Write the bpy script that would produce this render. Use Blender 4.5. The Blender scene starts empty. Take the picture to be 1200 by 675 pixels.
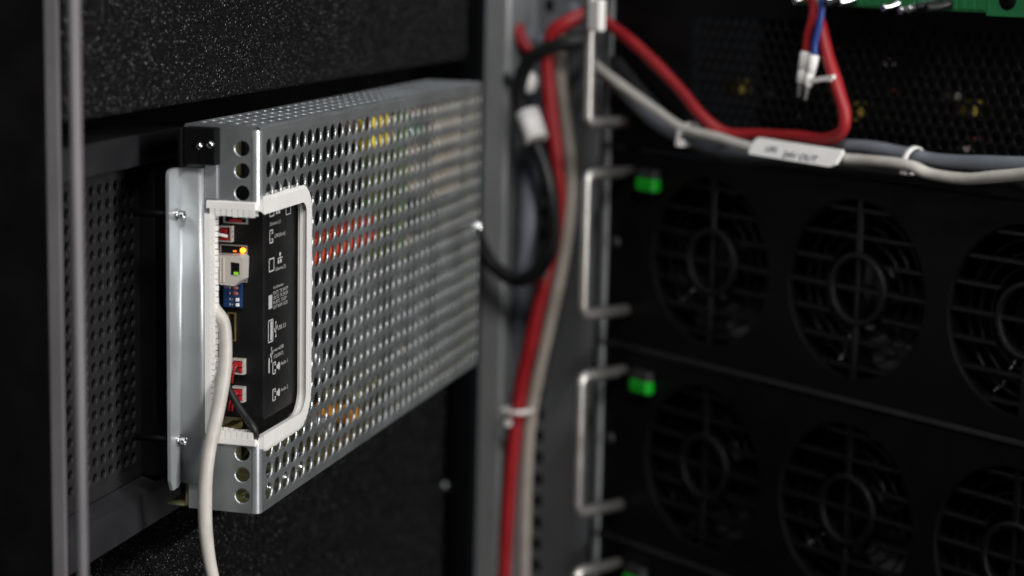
import bpy, bmesh, math, random
from mathutils import Vector, Matrix
random.seed(7)
SC = bpy.context.scene
COL = SC.collection
R = math.radians

# ------------------------------------------------------------------ camera, light, exposure
EYE = Vector((0.0, 0.0, 1.30))
PITCH, ROLL = R(9.463), R(1.241)
cam = bpy.data.cameras.new('camera'); camo = bpy.data.objects.new('camera', cam); COL.objects.link(camo)
fw = Vector((0, math.cos(PITCH), -math.sin(PITCH)))
up0 = Vector((0, math.sin(PITCH), math.cos(PITCH)))
xr = Vector((1, 0, 0)) * math.cos(ROLL) + up0 * math.sin(ROLL)
zu = -Vector((1, 0, 0)) * math.sin(ROLL) + up0 * math.cos(ROLL)
camo.matrix_world = Matrix(((xr.x, zu.x, -fw.x, EYE.x), (xr.y, zu.y, -fw.y, EYE.y), (xr.z, zu.z, -fw.z, EYE.z), (0, 0, 0, 1)))
cam.sensor_width = 36; cam.lens = 70.5; cam.clip_start = 0.02; cam.clip_end = 60
cam.dof.use_dof = True; cam.dof.focus_distance = 0.955; cam.dof.aperture_fstop = 5.0
SC.camera = camo

world = bpy.data.worlds.new('World'); SC.world = world; world.use_nodes = True
wb = world.node_tree.nodes['Background']; wb.inputs[0].default_value = (0.75, 0.85, 1.0, 1); wb.inputs[1].default_value = 0.006

def area(name, loc, target, w, h, power, col):
    l = bpy.data.lights.new(name, 'AREA'); l.shape = 'RECTANGLE'; l.size = w; l.size_y = h; l.energy = power; l.color = col
    o = bpy.data.objects.new(name, l); COL.objects.link(o); o.location = loc
    o.rotation_euler = (Vector(target) - Vector(loc)).to_track_quat('-Z', 'Y').to_euler()
    return o
area('key_softbox', (1.20, -0.18, 1.45), (0.0, 1.05, 1.15), 0.30, 1.2, 25, (1.0, 0.985, 0.96))
area('front_softbox', (0.20, -0.25, 2.35), (0.1, 1.1, 1.1), 0.45, 0.35, 14, (1.0, 0.98, 0.95))
area('side_softbox', (-0.85, 0.25, 1.95), (-0.1, 1.05, 1.1), 0.4, 0.4, 1.0, (1.0, 0.97, 0.94))
area('ceiling_tube', (0.05, 1.05, 2.35), (0.0, 1.1, 1.1), 0.25, 1.0, 3, (0.92, 0.97, 1.0))  # added fill light from above for the cover and top faces
SC.view_settings.view_transform = 'Standard'; SC.view_settings.look = 'None'
SC.view_settings.exposure = 0.06; SC.view_settings.gamma = 1.0
SC.render.engine = 'CYCLES'
SC.cycles.use_denoising = True
SC.cycles.max_bounces = 8
SC.cycles.sample_clamp_indirect = 6.0

# ------------------------------------------------------------------ frames (millimetres inside a frame)
class Frame:
    def __init__(s, origin, ang):
        s.o = Vector(origin); s.a = ang; s.m = Matrix.Rotation(ang, 3, 'Z')
    def w(s, p): return s.o + s.m @ (Vector(p) * 0.001)
DOOR = Frame((-0.1137, 0.8906, -0.2564 + 1.30), R(75.365))      # x along the door, y into the door, z up
RACK = Frame((0.2016, 1.1494, -0.2569 + 1.30), R(-51.56))       # x to the right along the rack front, y into the rack
ORG = {}

# ------------------------------------------------------------------ materials
def mat(name, base, rough=0.5, metal=0.0, spec=0.5, var=0.12, nscale=60, bump=0.0, bscale=400, emit=None, estr=0, coat=0.0, rvar=0.1, scr=0.0):
    m = bpy.data.materials.new(name); m.use_nodes = True; nt = m.node_tree; n = nt.nodes; L = nt.links
    b = n['Principled BSDF']
    b.inputs['Metallic'].default_value = metal; b.inputs['Specular IOR Level'].default_value = spec
    b.inputs['Coat Weight'].default_value = coat
    tc = n.new('ShaderNodeTexCoord')
    nz = n.new('ShaderNodeTexNoise'); nz.inputs['Scale'].default_value = nscale; nz.inputs['Detail'].default_value = 5
    L.new(tc.outputs['Object'], nz.inputs['Vector'])
    mr = n.new('ShaderNodeMapRange'); mr.inputs[1].default_value = 0.25; mr.inputs[2].default_value = 0.75
    mr.inputs[3].default_value = 1 - var; mr.inputs[4].default_value = 1 + var
    L.new(nz.outputs[0], mr.inputs[0])
    mx = n.new('ShaderNodeVectorMath'); mx.operation = 'SCALE'; mx.inputs[0].default_value = base
    L.new(mr.outputs[0], mx.inputs['Scale']); L.new(mx.outputs[0], b.inputs['Base Color'])
    r2 = n.new('ShaderNodeMapRange'); r2.inputs[1].default_value = 0.25; r2.inputs[2].default_value = 0.75
    r2.inputs[3].default_value = max(0.02, rough - rvar); r2.inputs[4].default_value = min(1, rough + rvar)
    L.new(nz.outputs[0], r2.inputs[0]); L.new(r2.outputs[0], b.inputs['Roughness'])
    if bump:
        n2 = n.new('ShaderNodeTexNoise'); n2.inputs['Scale'].default_value = bscale; n2.inputs['Detail'].default_value = 3
        L.new(tc.outputs['Object'], n2.inputs['Vector'])
        bp = n.new('ShaderNodeBump'); bp.inputs['Strength'].default_value = bump; bp.inputs['Distance'].default_value = 0.001
        L.new(n2.outputs[0], bp.inputs['Height']); L.new(bp.outputs[0], b.inputs['Normal'])
    if scr:
        mp = n.new('ShaderNodeMapping'); mp.inputs['Scale'].default_value = (40, 1400, 1400); mp.inputs['Rotation'].default_value = (0.3, 0.25, 0.2)
        n3 = n.new('ShaderNodeTexNoise'); n3.inputs['Scale'].default_value = 1.0; n3.inputs['Detail'].default_value = 2
        L.new(tc.outputs['Object'], mp.inputs['Vector']); L.new(mp.outputs[0], n3.inputs['Vector'])
        n4 = n.new('ShaderNodeTexNoise'); n4.inputs['Scale'].default_value = 14; n4.inputs['Detail'].default_value = 6; n4.inputs['Roughness'].default_value = 0.65
        L.new(tc.outputs['Object'], n4.inputs['Vector'])
        ad = n.new('ShaderNodeMath'); ad.operation = 'ADD'; L.new(n3.outputs[0], ad.inputs[0]); L.new(n4.outputs[0], ad.inputs[1])
        m3 = n.new('ShaderNodeMapRange'); m3.inputs[1].default_value = 0.7; m3.inputs[2].default_value = 1.3
        m3.inputs[3].default_value = -scr; m3.inputs[4].default_value = scr; L.new(ad.outputs[0], m3.inputs[0])
        a2 = n.new('ShaderNodeMath'); a2.operation = 'ADD'; a2.use_clamp = True
        L.new(r2.outputs[0], a2.inputs[0]); L.new(m3.outputs[0], a2.inputs[1]); L.new(a2.outputs[0], b.inputs['Roughness'])
    if emit:
        b.inputs['Emission Color'].default_value = (*emit, 1); b.inputs['Emission Strength'].default_value = estr
    return m

def foam_mat():
    m = bpy.data.materials.new('flecked_foam'); m.use_nodes = True; nt = m.node_tree; n = nt.nodes; L = nt.links
    b = n['Principled BSDF']; b.inputs['Specular IOR Level'].default_value = 0.5
    tc = n.new('ShaderNodeTexCoord')
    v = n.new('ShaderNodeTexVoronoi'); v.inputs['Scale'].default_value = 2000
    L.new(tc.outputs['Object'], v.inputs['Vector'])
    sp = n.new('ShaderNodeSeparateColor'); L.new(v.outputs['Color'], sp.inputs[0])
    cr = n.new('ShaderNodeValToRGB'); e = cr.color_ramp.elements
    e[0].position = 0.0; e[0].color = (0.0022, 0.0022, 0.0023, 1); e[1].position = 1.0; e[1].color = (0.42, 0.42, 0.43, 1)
    for p, c in ((0.78, 0.0035), (0.91, 0.010), (0.968, 0.045), (0.991, 0.17)):  # pale cells paint the glints of shiny foam pores into the colour
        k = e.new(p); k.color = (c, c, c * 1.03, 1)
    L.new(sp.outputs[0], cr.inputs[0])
    L.new(cr.outputs[0], b.inputs['Base Color'])
    b.inputs['Roughness'].default_value = 0.6; b.inputs['Specular IOR Level'].default_value = 0.14
    nz = n.new('ShaderNodeTexNoise'); nz.inputs['Scale'].default_value = 900; nz.inputs['Detail'].default_value = 3
    L.new(tc.outputs['Object'], nz.inputs['Vector'])
    bp = n.new('ShaderNodeBump'); bp.inputs['Strength'].default_value = 0.8; bp.inputs['Distance'].default_value = 0.0012
    L.new(nz.outputs[0], bp.inputs['Height']); L.new(bp.outputs[0], b.inputs['Normal'])
    return m

M = dict(
    zinc=mat('galvanised_sheet', (0.42, 0.445, 0.46), 0.40, 0.8, var=0.07, nscale=35, bump=0.04, bscale=300, scr=0.10),
    zincb=mat('bright_zinc', (0.49, 0.515, 0.53), 0.44, 0.65, var=0.08, nscale=40, bump=0.03, bscale=200, scr=0.10),
    chromate=mat('yellow_chromate', (0.34, 0.32, 0.17), 0.40, 0.6, var=0.2, nscale=60),
    fold=mat('polished_zinc', (0.72, 0.75, 0.77), 0.30, 0.8, var=0.06, rvar=0.05),  # cover zinc made paler, the bend's highlight put into its colour
    steel=mat('screw_steel', (0.72, 0.73, 0.74), 0.22, 1.0, var=0.06),
    satin=mat('satin_steel', (0.50, 0.48, 0.46), 0.36, 0.82, var=0.08),
    chrome=mat('chrome', (0.75, 0.75, 0.76), 0.20, 1.0, var=0.05),
    black=mat('black_paint', (0.004, 0.004, 0.0044), 0.5, spec=0.13, var=0.2, nscale=50, bump=0.06, bscale=900),
    blackp=mat('black_plastic', (0.006, 0.006, 0.0065), 0.45, spec=0.3, var=0.15, nscale=80, bump=0.03, bscale=1500),
    sheetc=mat('charcoal_sheet', (0.020, 0.019, 0.021), 0.6, spec=0.3, var=0.15, nscale=80),
    matte=mat('matte_black_sheet', (0.006, 0.006, 0.007), 0.65, spec=0.25, var=0.15, nscale=80),
    module=mat('black_module_paint', (0.006, 0.006, 0.0065), 0.5, spec=0.3, var=0.15, nscale=80, bump=0.08, bscale=1800),
    char=mat('charcoal_plastic', (0.020, 0.0195, 0.022), 0.50, var=0.15, nscale=40, bump=0.05, bscale=900),
    greyp=mat('grey_powder_coat', (0.155, 0.147, 0.158), 0.50, var=0.10, nscale=30, bump=0.06, bscale=900),
    post=mat('grey_upright', (0.48, 0.492, 0.497), 0.45, 0.0, var=0.08, nscale=25),
    upr=mat('painted_upright', (0.20, 0.207, 0.217), 0.45, 0.0, var=0.10, nscale=25),
    guard=mat('black_guard_plastic', (0.005, 0.005, 0.0055), 0.36, spec=0.32, var=0.1),
    dark_red=mat('dark_red_part', (0.12, 0.01, 0.01), 0.5),
    dully=mat('dull_yellow', (0.24, 0.17, 0.015), 0.6, var=0.2),
    dullalu=mat('dull_tin', (0.16, 0.15, 0.14), 0.5, 0.3, var=0.2),
    white=mat('white_plastic', (0.88, 0.86, 0.84), 0.45, var=0.04, nscale=90),
    print_=mat('white_print', (0.52, 0.52, 0.52), 0.6, var=0.12, nscale=500),
    ivory=mat('ivory_plastic', (0.52, 0.48, 0.44), 0.42, var=0.05, nscale=80),
    cablew=mat('pale_grey_cable', (0.56, 0.53, 0.49), 0.45, var=0.18, nscale=90, bump=0.05, bscale=600),
    beige=mat('beige_cable', (0.36, 0.32, 0.28), 0.45, var=0.10, nscale=60),
    bluegrey=mat('blue_grey_cable', (0.17, 0.187, 0.22), 0.45, var=0.08, nscale=60),
    red=mat('red_cable', (0.33, 0.012, 0.017), 0.46, var=0.10, nscale=50),
    redp=mat('red_plastic', (0.38, 0.012, 0.018), 0.40, var=0.08),
    relay=mat('orange_red_plastic', (0.75, 0.085, 0.035), 0.45, var=0.08),
    blue=mat('blue_wire', (0.012, 0.04, 0.22), 0.40, var=0.08),
    dip=mat('blue_switch_plastic', (0.009, 0.035, 0.12), 0.40, var=0.1),
    blk=mat('black_cable', (0.013, 0.013, 0.014), 0.42, var=0.1),
    grn=mat('green_connector', (0.02, 0.19, 0.06), 0.45, var=0.10, nscale=50),
    tab=mat('green_latch', (0.0, 0.36, 0.011), 0.40, var=0.08),
    pcb=mat('green_board', (0.012, 0.09, 0.035), 0.45, var=0.25, nscale=120),
    pcbedge=mat('board_edge', (0.13, 0.21, 0.04), 0.5, var=0.2),
    yellow=mat('yellow_tape', (0.95, 0.72, 0.04), 0.45, var=0.06),
    tan=mat('tan_plastic', (0.62, 0.50, 0.36), 0.5, var=0.15),
    orange=mat('orange_part', (0.80, 0.32, 0.03), 0.5, var=0.1),
    alu=mat('matt_aluminium', (0.55, 0.55, 0.55), 0.4, 0.7, var=0.1),
    gold=mat('brass', (0.70, 0.52, 0.20), 0.35, 0.9, var=0.1),
    ink=mat('dark_blue_ink', (0.02, 0.025, 0.06), 0.6, var=0.05),
    led=mat('amber_led', (0.9, 0.4, 0.05), 0.3, emit=(1.0, 0.24, 0.012), estr=4.5),
    leds=mat('orange_led', (0.8, 0.25, 0.05), 0.3, emit=(1.0, 0.25, 0.02), estr=0.7),
    ledg=mat('green_led', (0.2, 0.6, 0.05), 0.3, emit=(0.45, 0.9, 0.05), estr=0.2),
    redbrown=mat('brown_slider', (0.35, 0.13, 0.11), 0.45),
    fanb=mat('black_fan_plastic', (0.006, 0.006, 0.0065), 0.36, spec=0.40, var=0.1),
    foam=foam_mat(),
)

# ------------------------------------------------------------------ mesh builder (mm)
class MB:
    def __init__(s): s.v = []; s.f = []; s.smooth = []
    def add(s, vs, fs, smooth=False):
        o = len(s.v); s.v += [Vector(p) for p in vs]
        for f in fs: s.f.append([i + o for i in f]); s.smooth.append(smooth)
        return s
    def box(s, x0, x1, y0, y1, z0, z1, c=0.0):
        if x0 > x1: x0, x1 = x1, x0
        if y0 > y1: y0, y1 = y1, y0
        if z0 > z1: z0, z1 = z1, z0
        c = min(c, (x1 - x0) * .45, (y1 - y0) * .45, (z1 - z0) * .45)
        if c <= 0:
            vs = [(x, y, z) for x in (x0, x1) for y in (y0, y1) for z in (z0, z1)]
            return s.add(vs, [(0, 1, 3, 2), (4, 6, 7, 5), (0, 4, 5, 1), (2, 3, 7, 6), (0, 2, 6, 4), (1, 5, 7, 3)])
        bm = bmesh.new(); bmesh.ops.create_cube(bm, size=1.0)
        for v in bm.verts: v.co = Vector(((x0 + x1) / 2 + v.co.x * (x1 - x0), (y0 + y1) / 2 + v.co.y * (y1 - y0), (z0 + z1) / 2 + v.co.z * (z1 - z0)))
        bmesh.ops.bevel(bm, geom=list(bm.edges), offset=c, segments=2, affect='EDGES', profile=0.5)
        bm.verts.index_update()
        s.add([v.co.copy() for v in bm.verts], [[v.index for v in f.verts] for f in bm.faces]); bm.free(); return s
    def tube(s, pts, r, seg=14, sub=8, smooth=True, cap=True, rfun=None):
        P = [Vector(p) for p in pts]
        if sub > 1 and len(P) > 2:
            Q = []
            for i in range(len(P) - 1):
                a = P[i - 1] if i else P[0] * 2 - P[1]; b = P[i]; c = P[i + 1]; d = P[i + 2] if i + 2 < len(P) else c * 2 - b
                for k in range(sub):
                    t = k / sub
                    Q.append(0.5 * ((2 * b) + (c - a) * t + (2 * a - 5 * b + 4 * c - d) * t * t + (3 * b - a - 3 * c + d) * t ** 3))
            Q.append(P[-1]); P = Q
        n = len(P); T = [(P[min(i + 1, n - 1)] - P[max(i - 1, 0)]).normalized() for i in range(n)]
        u = T[0].orthogonal().normalized(); vs = []; fs = []
        for i in range(n):
            u = (u - T[i] * u.dot(T[i])).normalized(); w = T[i].cross(u)
            rr = rfun(i / (n - 1)) * r if rfun else r
            vs += [P[i] + (u * math.cos(2 * math.pi * k / seg) + w * math.sin(2 * math.pi * k / seg)) * rr for k in range(seg)]
        for i in range(n - 1):
            for k in range(seg): fs.append((i * seg + k, i * seg + (k + 1) % seg, (i + 1) * seg + (k + 1) % seg, (i + 1) * seg + k))
        s.add(vs, fs, smooth)
        if cap: s.add(vs[:seg], [tuple(range(seg))[::-1]]); s.add(vs[-seg:], [tuple(range(seg))])
        return s
    def cyl(s, a, b, r, seg=20): return s.tube([a, b], r, seg, 1)
    def lathe(s, c, axis, prof, seg=24):
        # prof: (radius, distance along axis)
        ax = Vector(axis).normalized(); u = ax.orthogonal().normalized(); w = ax.cross(u); c = Vector(c); vs = []; fs = []
        for r, h in prof: vs += [c + ax * h + (u * math.cos(2 * math.pi * k / seg) + w * math.sin(2 * math.pi * k / seg)) * r for k in range(seg)]
        for i in range(len(prof) - 1):
            for k in range(seg): fs.append((i * seg + k, i * seg + (k + 1) % seg, (i + 1) * seg + (k + 1) % seg, (i + 1) * seg + k))
        s.add(vs, fs, True); return s
    def prism(s, poly, axis, d0, d1):
        # polygon given in the two other axes, extruded along axis 0/1/2
        def p(a, b, d): q = [a, b]; q.insert(axis, d); return tuple(q)
        n = len(poly); vs = [p(a, b, d0) for a, b in poly] + [p(a, b, d1) for a, b in poly]
        fs = [tuple(range(n))[::-1], tuple(range(n, 2 * n))] + [(i, (i + 1) % n, n + (i + 1) % n, n + i) for i in range(n)]
        return s.add(vs, fs)
    def holed(s, pos, uc, vc, pu, pv, r, t, seg=16, skip=None, hex_=False, chamfer=0.35, back=True):
        # perforated sheet: cells centred on uc x vc, pos(u, v, d) gives the 3-D point at depth d below the face
        per = seg // 4
        for i, u in enumerate(uc):
            for j, v in enumerate(vc):
                if skip and skip(i, j): continue
                A = []; B = []; C = []; D = []; E = []
                for k in range(seg):
                    a = 2 * math.pi * (k + 0.5) / seg - math.pi / 4 - math.pi / seg
                    ca, sa = math.cos(a), math.sin(a); q = max(abs(ca), abs(sa))
                    ou, ov = u + ca / q * pu / 2, v + sa / q * pv / 2
                    A.append(pos(ou, ov, 0)); E.append(pos(ou, ov, t))
                    B.append(pos(u + ca * r, v + sa * r, 0)); C.append(pos(u + ca * (r - chamfer), v + sa * (r - chamfer), chamfer))
                    D.append(pos(u + ca * (r - chamfer), v + sa * (r - chamfer), t))
                rings = [A, B, C, D] + ([E] if back else [])
                o = []; fs = []
                for rg in rings: o += rg
                for q in range(len(rings) - 1):
                    for k in range(seg): fs.append((q * seg + k, q * seg + (k + 1) % seg, (q + 1) * seg + (k + 1) % seg, (q + 1) * seg + k))
                s.add(o, fs)
        return s

def mesh_of(name, mb, org, m):
    me = bpy.data.meshes.new(name)
    me.from_pydata([tuple((v - Vector(org)) * 0.001) for v in mb.v], [], mb.f)
    for p, sm in zip(me.polygons, mb.smooth): p.use_smooth = sm
    bm = bmesh.new(); bm.from_mesh(me); bmesh.ops.remove_doubles(bm, verts=bm.verts, dist=0.000004)
    bmesh.ops.recalc_face_normals(bm, faces=bm.faces); bm.to_mesh(me); bm.free()
    me.materials.append(m); return me
def tag(o, label, cat, group=None):
    o['label'] = label; o['category'] = cat
    if group: o['group'] = group
def thing(name, label, cat, fr, org, group=None):
    o = bpy.data.objects.new(name, None); COL.objects.link(o); o.empty_display_size = 0.02
    o.location = fr.w(org); o.rotation_euler = (0, 0, fr.a); tag(o, label, cat, group); ORG[o.name] = Vector(org); return o
def part(name, mb, m, parent, label=None):
    org = ORG[parent.name]
    o = bpy.data.objects.new(name, mesh_of(name, mb, org, m)); COL.objects.link(o); o.parent = parent
    ORG[o.name] = org
    if label: o['label'] = label
    return o
def solo(name, mb, m, label, cat, fr, org, group=None):
    o = bpy.data.objects.new(name, mesh_of(name, mb, org, m)); COL.objects.link(o)
    o.location = fr.w(org); o.rotation_euler = (0, 0, fr.a); tag(o, label, cat, group); ORG[o.name] = Vector(org); return o
def copy_tree(o, parent=None, shift=None):
    c = o.copy(); COL.objects.link(c); c.parent = parent
    if shift: c.location = o.location + shift
    for ch in list(o.children): copy_tree(ch, c)
    return c
def text_into(mb, body, x, z, y, size, wide=1.0, rot=0.0, bold=0.0):
    cu = bpy.data.curves.new('t', 'FONT'); cu.body = body; cu.offset = bold; cu.size = size; cu.resolution_u = 3
    ob = bpy.data.objects.new('t', cu); COL.objects.link(ob)
    dg = bpy.context.evaluated_depsgraph_get(); me = bpy.data.meshes.new_from_object(ob.evaluated_get(dg))
    c, s = math.cos(rot), math.sin(rot)
    vs = [(x + (v.co.x * wide) * c - v.co.y * s, y, z + (v.co.x * wide) * s + v.co.y * c) for v in me.vertices]
    mb.add(vs, [list(p.vertices) for p in me.polygons])
    bpy.data.objects.remove(ob); bpy.data.curves.remove(cu); bpy.data.meshes.remove(me)

# ------------------------------------------------------------------ cabinet door
door = thing('cabinet_door', 'black cabinet door behind the silver box, lined with foam, glints painted in', 'door', DOOR, (300, 100, -150))
b = MB(); b.box(-105, 720, 101, 112, -260, 330)
part('door_panel', b, M['black'], door)
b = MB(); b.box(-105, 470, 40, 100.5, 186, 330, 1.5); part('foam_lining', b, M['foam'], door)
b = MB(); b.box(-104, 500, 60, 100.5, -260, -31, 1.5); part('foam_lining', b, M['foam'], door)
b = MB(); b.box(-108.6, -106.8, 41.6, 47.6, -260, 330, 0.5); part('edge_flange', b, M['greyp'], door, 'narrow grey lip of the door edge')
b = MB(); b.box(-106.6, -105.2, 42, 112, -260, 330, 0.3); b.box(-108.4, -106.8, 48.0, 150, -260, 330, 0.3); part('door_side', b, M['black'], door)
b = MB(); b.tube([(-150, 13, -260), (-150, 13, 330)], 2.1, 16, 1); part('locking_rod', b, M['greyp'], door, 'grey vertical rod in front of the door edge')
b = MB(); b.lathe((640, 101, -160), (0, -1, 0), [(0, 4.5), (3, 4.2), (5, 2.5), (5.2, 0)]); part('screw', b, M['steel'], door)

# ------------------------------------------------------------------ louvre / vent frame on the door
vent = thing('vent_grille', 'charcoal framed vent with a black perforated plate, left of the silver bracket', 'vent grille', DOOR, (0, 70, -14))
b = MB(); b.box(-104, 49, 60, 92, 157, 172, 1.2); part('top_rail', b, M['char'], vent)
b = MB()
b.prism([(60, -14), (62, 2), (70, 6), (92, 6), (92, -14)], 0, -104, 49); part('bottom_rail', b, M['char'], vent)
b = MB(); b.box(24, 47, 62, 92, 6.5, 156.5, 0.8); part('side_rail', b, M['blackp'], vent)
b = MB()
us = [-96.2 + 8 * k for k in range(15)]; vs_ = [17 + 7.3 * k for k in range(19)]
def cellv(u, v, d): return (u, 70 + d, v)
b.holed(cellv, us, vs_, 8, 7.3, 2.8, 1.6, seg=8, chamfer=0.3)
b.box(19.9, 33, 70, 74, 6.5, 156.5); b.box(-101, 19.8, 70.2, 74, 152.1, 156.5); b.box(-101, 19.8, 70.2, 74, 6.5, 13.3)
part('perforated_plate', b, M['sheetc'], vent)
b = MB(); b.box(-103, 33, 90, 91, 6, 157); part('backing', b, M['matte'], vent)

# ------------------------------------------------------------------ silver controller box
box = thing('controller_box', 'silver perforated metal controller box with white trimmed opening', 'controller box', DOOR, (180, 20, 0))
UC = [12 + 10.5 * k for k in range(34)]; VC = [8 + 10 * k for k in range(17)]
b = MB()
b.holed(lambda u, v, d: (u, d, v), UC, VC, 10.5, 10, 4.3, 0.9, chamfer=0.35, skip=lambda i, j: i <= 4 and 3 <= j <= 13)
def plate(mb, pos, u0, u1, v0, v1, t=1.5):
    vs = [pos(u0, v0, 0), pos(u1, v0, 0), pos(u1, v1, 0), pos(u0, v1, 0), pos(u0, v0, t), pos(u1, v0, t), pos(u1, v1, t), pos(u0, v1, t)]
    mb.add(vs, [(0, 1, 2, 3), (7, 6, 5, 4), (0, 4, 5, 1), (1, 5, 6, 2), (2, 6, 7, 3), (3, 7, 4, 0)])
F_ = lambda u, v, d: (u, d, v)
plate(b, F_, 3.4, 6.75, 143, 173); plate(b, F_, 3.4, 6.75, 3, 33)
plate(b, F_, 3.4, 366, 173, 176.4); plate(b, F_, 3.4, 366, 0, 3); plate(b, F_, 363.75, 366, 3, 173)
part('front_cover', b, M['zinc'], box)
# side face (towards the viewer) with one column of holes
b = MB(); S_ = lambda u, v, d: (d, u, v)
b.holed(S_, [8.4], [8, 18, 28, 148, 158, 168], 9.2, 10, 3.8, 0.8, chamfer=0.3)
for z0, z1 in ((3, 33), (143, 173)):
    pass; plate(b, S_, 13, 35, z0, z1)
plate(b, S_, 3.4, 35, 173, 176.4); plate(b, S_, 3.4, 35, 0, 3); plate(b, S_, 24.5, 35, 33, 143)
part('side_cover', b, M['zinc'], box)
# rounded folded edges
b = MB()
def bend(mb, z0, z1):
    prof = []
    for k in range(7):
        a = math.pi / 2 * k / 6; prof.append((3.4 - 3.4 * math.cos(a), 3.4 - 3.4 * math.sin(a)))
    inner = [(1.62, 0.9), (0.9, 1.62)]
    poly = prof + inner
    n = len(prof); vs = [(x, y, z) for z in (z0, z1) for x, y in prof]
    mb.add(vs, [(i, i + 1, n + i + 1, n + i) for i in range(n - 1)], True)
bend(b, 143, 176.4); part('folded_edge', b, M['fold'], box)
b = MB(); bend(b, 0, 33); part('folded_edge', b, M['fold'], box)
b = MB()
n = 7; vs = []
for x in (0.5, 366):
    for k in range(n):
        a = math.pi / 2 * k / (n - 1); vs.append((x, 1.6 - 1.6 * math.cos(a), 176.4 + 1.6 * math.sin(a)))
b.add(vs, [(i, i + 1, n + i + 1, n + i) for i in range(n - 1)], True); part('folded_edge', b, M['zinc'], box)
# top face, four rows of holes
b = MB(); T_ = lambda u, v, d: (u, v, 178 - d)
b.holed(T_, UC, [7, 15, 23, 31], 10.5, 8, 2.9, 1.5)
plate(b, T_, 0.5, 6.75, 1.6, 36); plate(b, T_, 6.75, 366, 1.6, 3); plate(b, T_, 6.75, 366, 35, 36); plate(b, T_, 363.75, 366, 3, 35)
part('top_cover', b, M['zinc'], box)
# yellow chromated back tray
b = MB(); b.box(2, 366, 36.2, 37.4, 0.4, 177); b.box(2, 362, 2.2, 36, 0.4, 1.4)
b.box(362.5, 364, 2, 36, 1.6, 176)
part('back_tray', b, M['chromate'], box)
b = MB(); b.box(1, 40, 37.6, 46, 0.4, 1.4); part('tray_flange', b, M['chromate'], box)
b = MB(); b.lathe((358, -1, 88), (0, -1, 0), [(4.2, -3), (4.2, 2), (3.2, 3.6), (0, 4.0)]); part('cover_screw', b, M['steel'], box)

# white castellated edge trim round the opening
def trim(path, nrm, inw, teeth=True, lip=1.5, reach=5.0):
    # path: straight/rounded centre line (list of points on the sheet edge); nrm: outward normal of sheet; inw(t): outward-from-opening direction per segment
    mb = MB(); P = [Vector(p) for p in path]; N = Vector(nrm)
    n = len(P); O = []
    for i in range(n):
        t = (P[min(i + 1, n - 1)] - P[max(i - 1, 0)]).normalized(); O.append(t.cross(N).normalized() * inw)
    # core: from 1.2 inside the opening to 1.6 on the sheet
    rings = []
    for i in range(n):
        o = O[i]; rings.append([P[i] - o * 1.5 - N * 2.6, P[i] - o * 2.0 - N * 1.2, P[i] - o * 2.0 + N * 1.0, P[i] - o * (lip - .1) + N * 2.5, P[i] + o * lip + N * 2.5, P[i] + o * lip - N * 2.6])
    vs = [v for r_ in rings for v in r_]; k = 6
    fs = [(i * k + a, i * k + (a + 1) % k, (i + 1) * k + (a + 1) % k, (i + 1) * k + a) for i in range(n - 1) for a in range(k)]
    fs += [tuple(range(k)), tuple(range((n - 1) * k, n * k))[::-1]]
    mb.add(vs, fs)
    if teeth:
        L = [0.0]
        for i in range(n - 1): L.append(L[-1] + (P[i + 1] - P[i]).length)
        def at(d):
            for i in range(n - 1):
                if d <= L[i + 1] or i == n - 2:
                    t = (d - L[i]) / max(1e-6, L[i + 1] - L[i]); return P[i].lerp(P[i + 1], t), O[i].lerp(O[i + 1], t).normalized()
        d = 0.25
        while d + 2.0 < L[-1]:
            for s0, s1 in ((1.55, 2.45), (-2.6, -1.6)):
                vs = []; rc = reach * random.uniform(0.92, 1.03)
                for dd in (d, d + 2.35):
                    p, o = at(min(dd, L[-1]))
                    vs += [p + o * (lip - .1) + N * s0, p + o * rc + N * (s0 if s0 < 0 else s0 - 0.15), p + o * rc + N * (s1 - 0.25), p + o * (lip - .1) + N * s1]
                mb.add(vs, [(0, 1, 2, 3), (7, 6, 5, 4), (0, 4, 5, 1), (1, 5, 6, 2), (2, 6, 7, 3), (3, 7, 4, 0)])
            d += 2.75
    return mb
def arc(cx, cz, r, a0, a1, n=7): return [(cx + r * math.cos(R(a0 + (a1 - a0) * k / n)), cz + r * math.sin(R(a0 + (a1 - a0) * k / n))) for k in range(n + 1)]
W = 58.5
fp = [(1.2, 142.0)] + [(x, z) for x, z in arc(W - 9, 142 - 9, 9, 90, 0)] + [(x, z) for x, z in arc(W - 13, 34 + 13, 13, 0, -90)] + [(1.2, 34)]
fp2 = []
for a, c in zip(fp, fp[1:]):
    m_ = max(1, int(math.dist(a, c) / 4))
    fp2 += [(a[0] + (c[0] - a[0]) * k / m_, 0.75, a[1] + (c[1] - a[1]) * k / m_) for k in range(m_)]
fp2.append((fp[-1][0], 0.75, fp[-1][1]))
part('edge_trim', trim(fp2, (0, -1, 0), -1, lip=3.4), M['white'], box)
part('edge_trim', trim([(0.75, 1.6, 142.2), (0.75, 25, 142.2)], (-1, 0, 0), -1), M['white'], box)
part('edge_trim', trim([(0.75, 24.6, 138.0), (0.75, 24.6, 36.5)], (-1, 0, 0), -1, reach=3.4), M['white'], box)
part('edge_trim', trim([(0.75, 24.5, 33.8), (0.75, 1.6, 33.8)], (-1, 0, 0), -1), M['white'], box)

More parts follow.
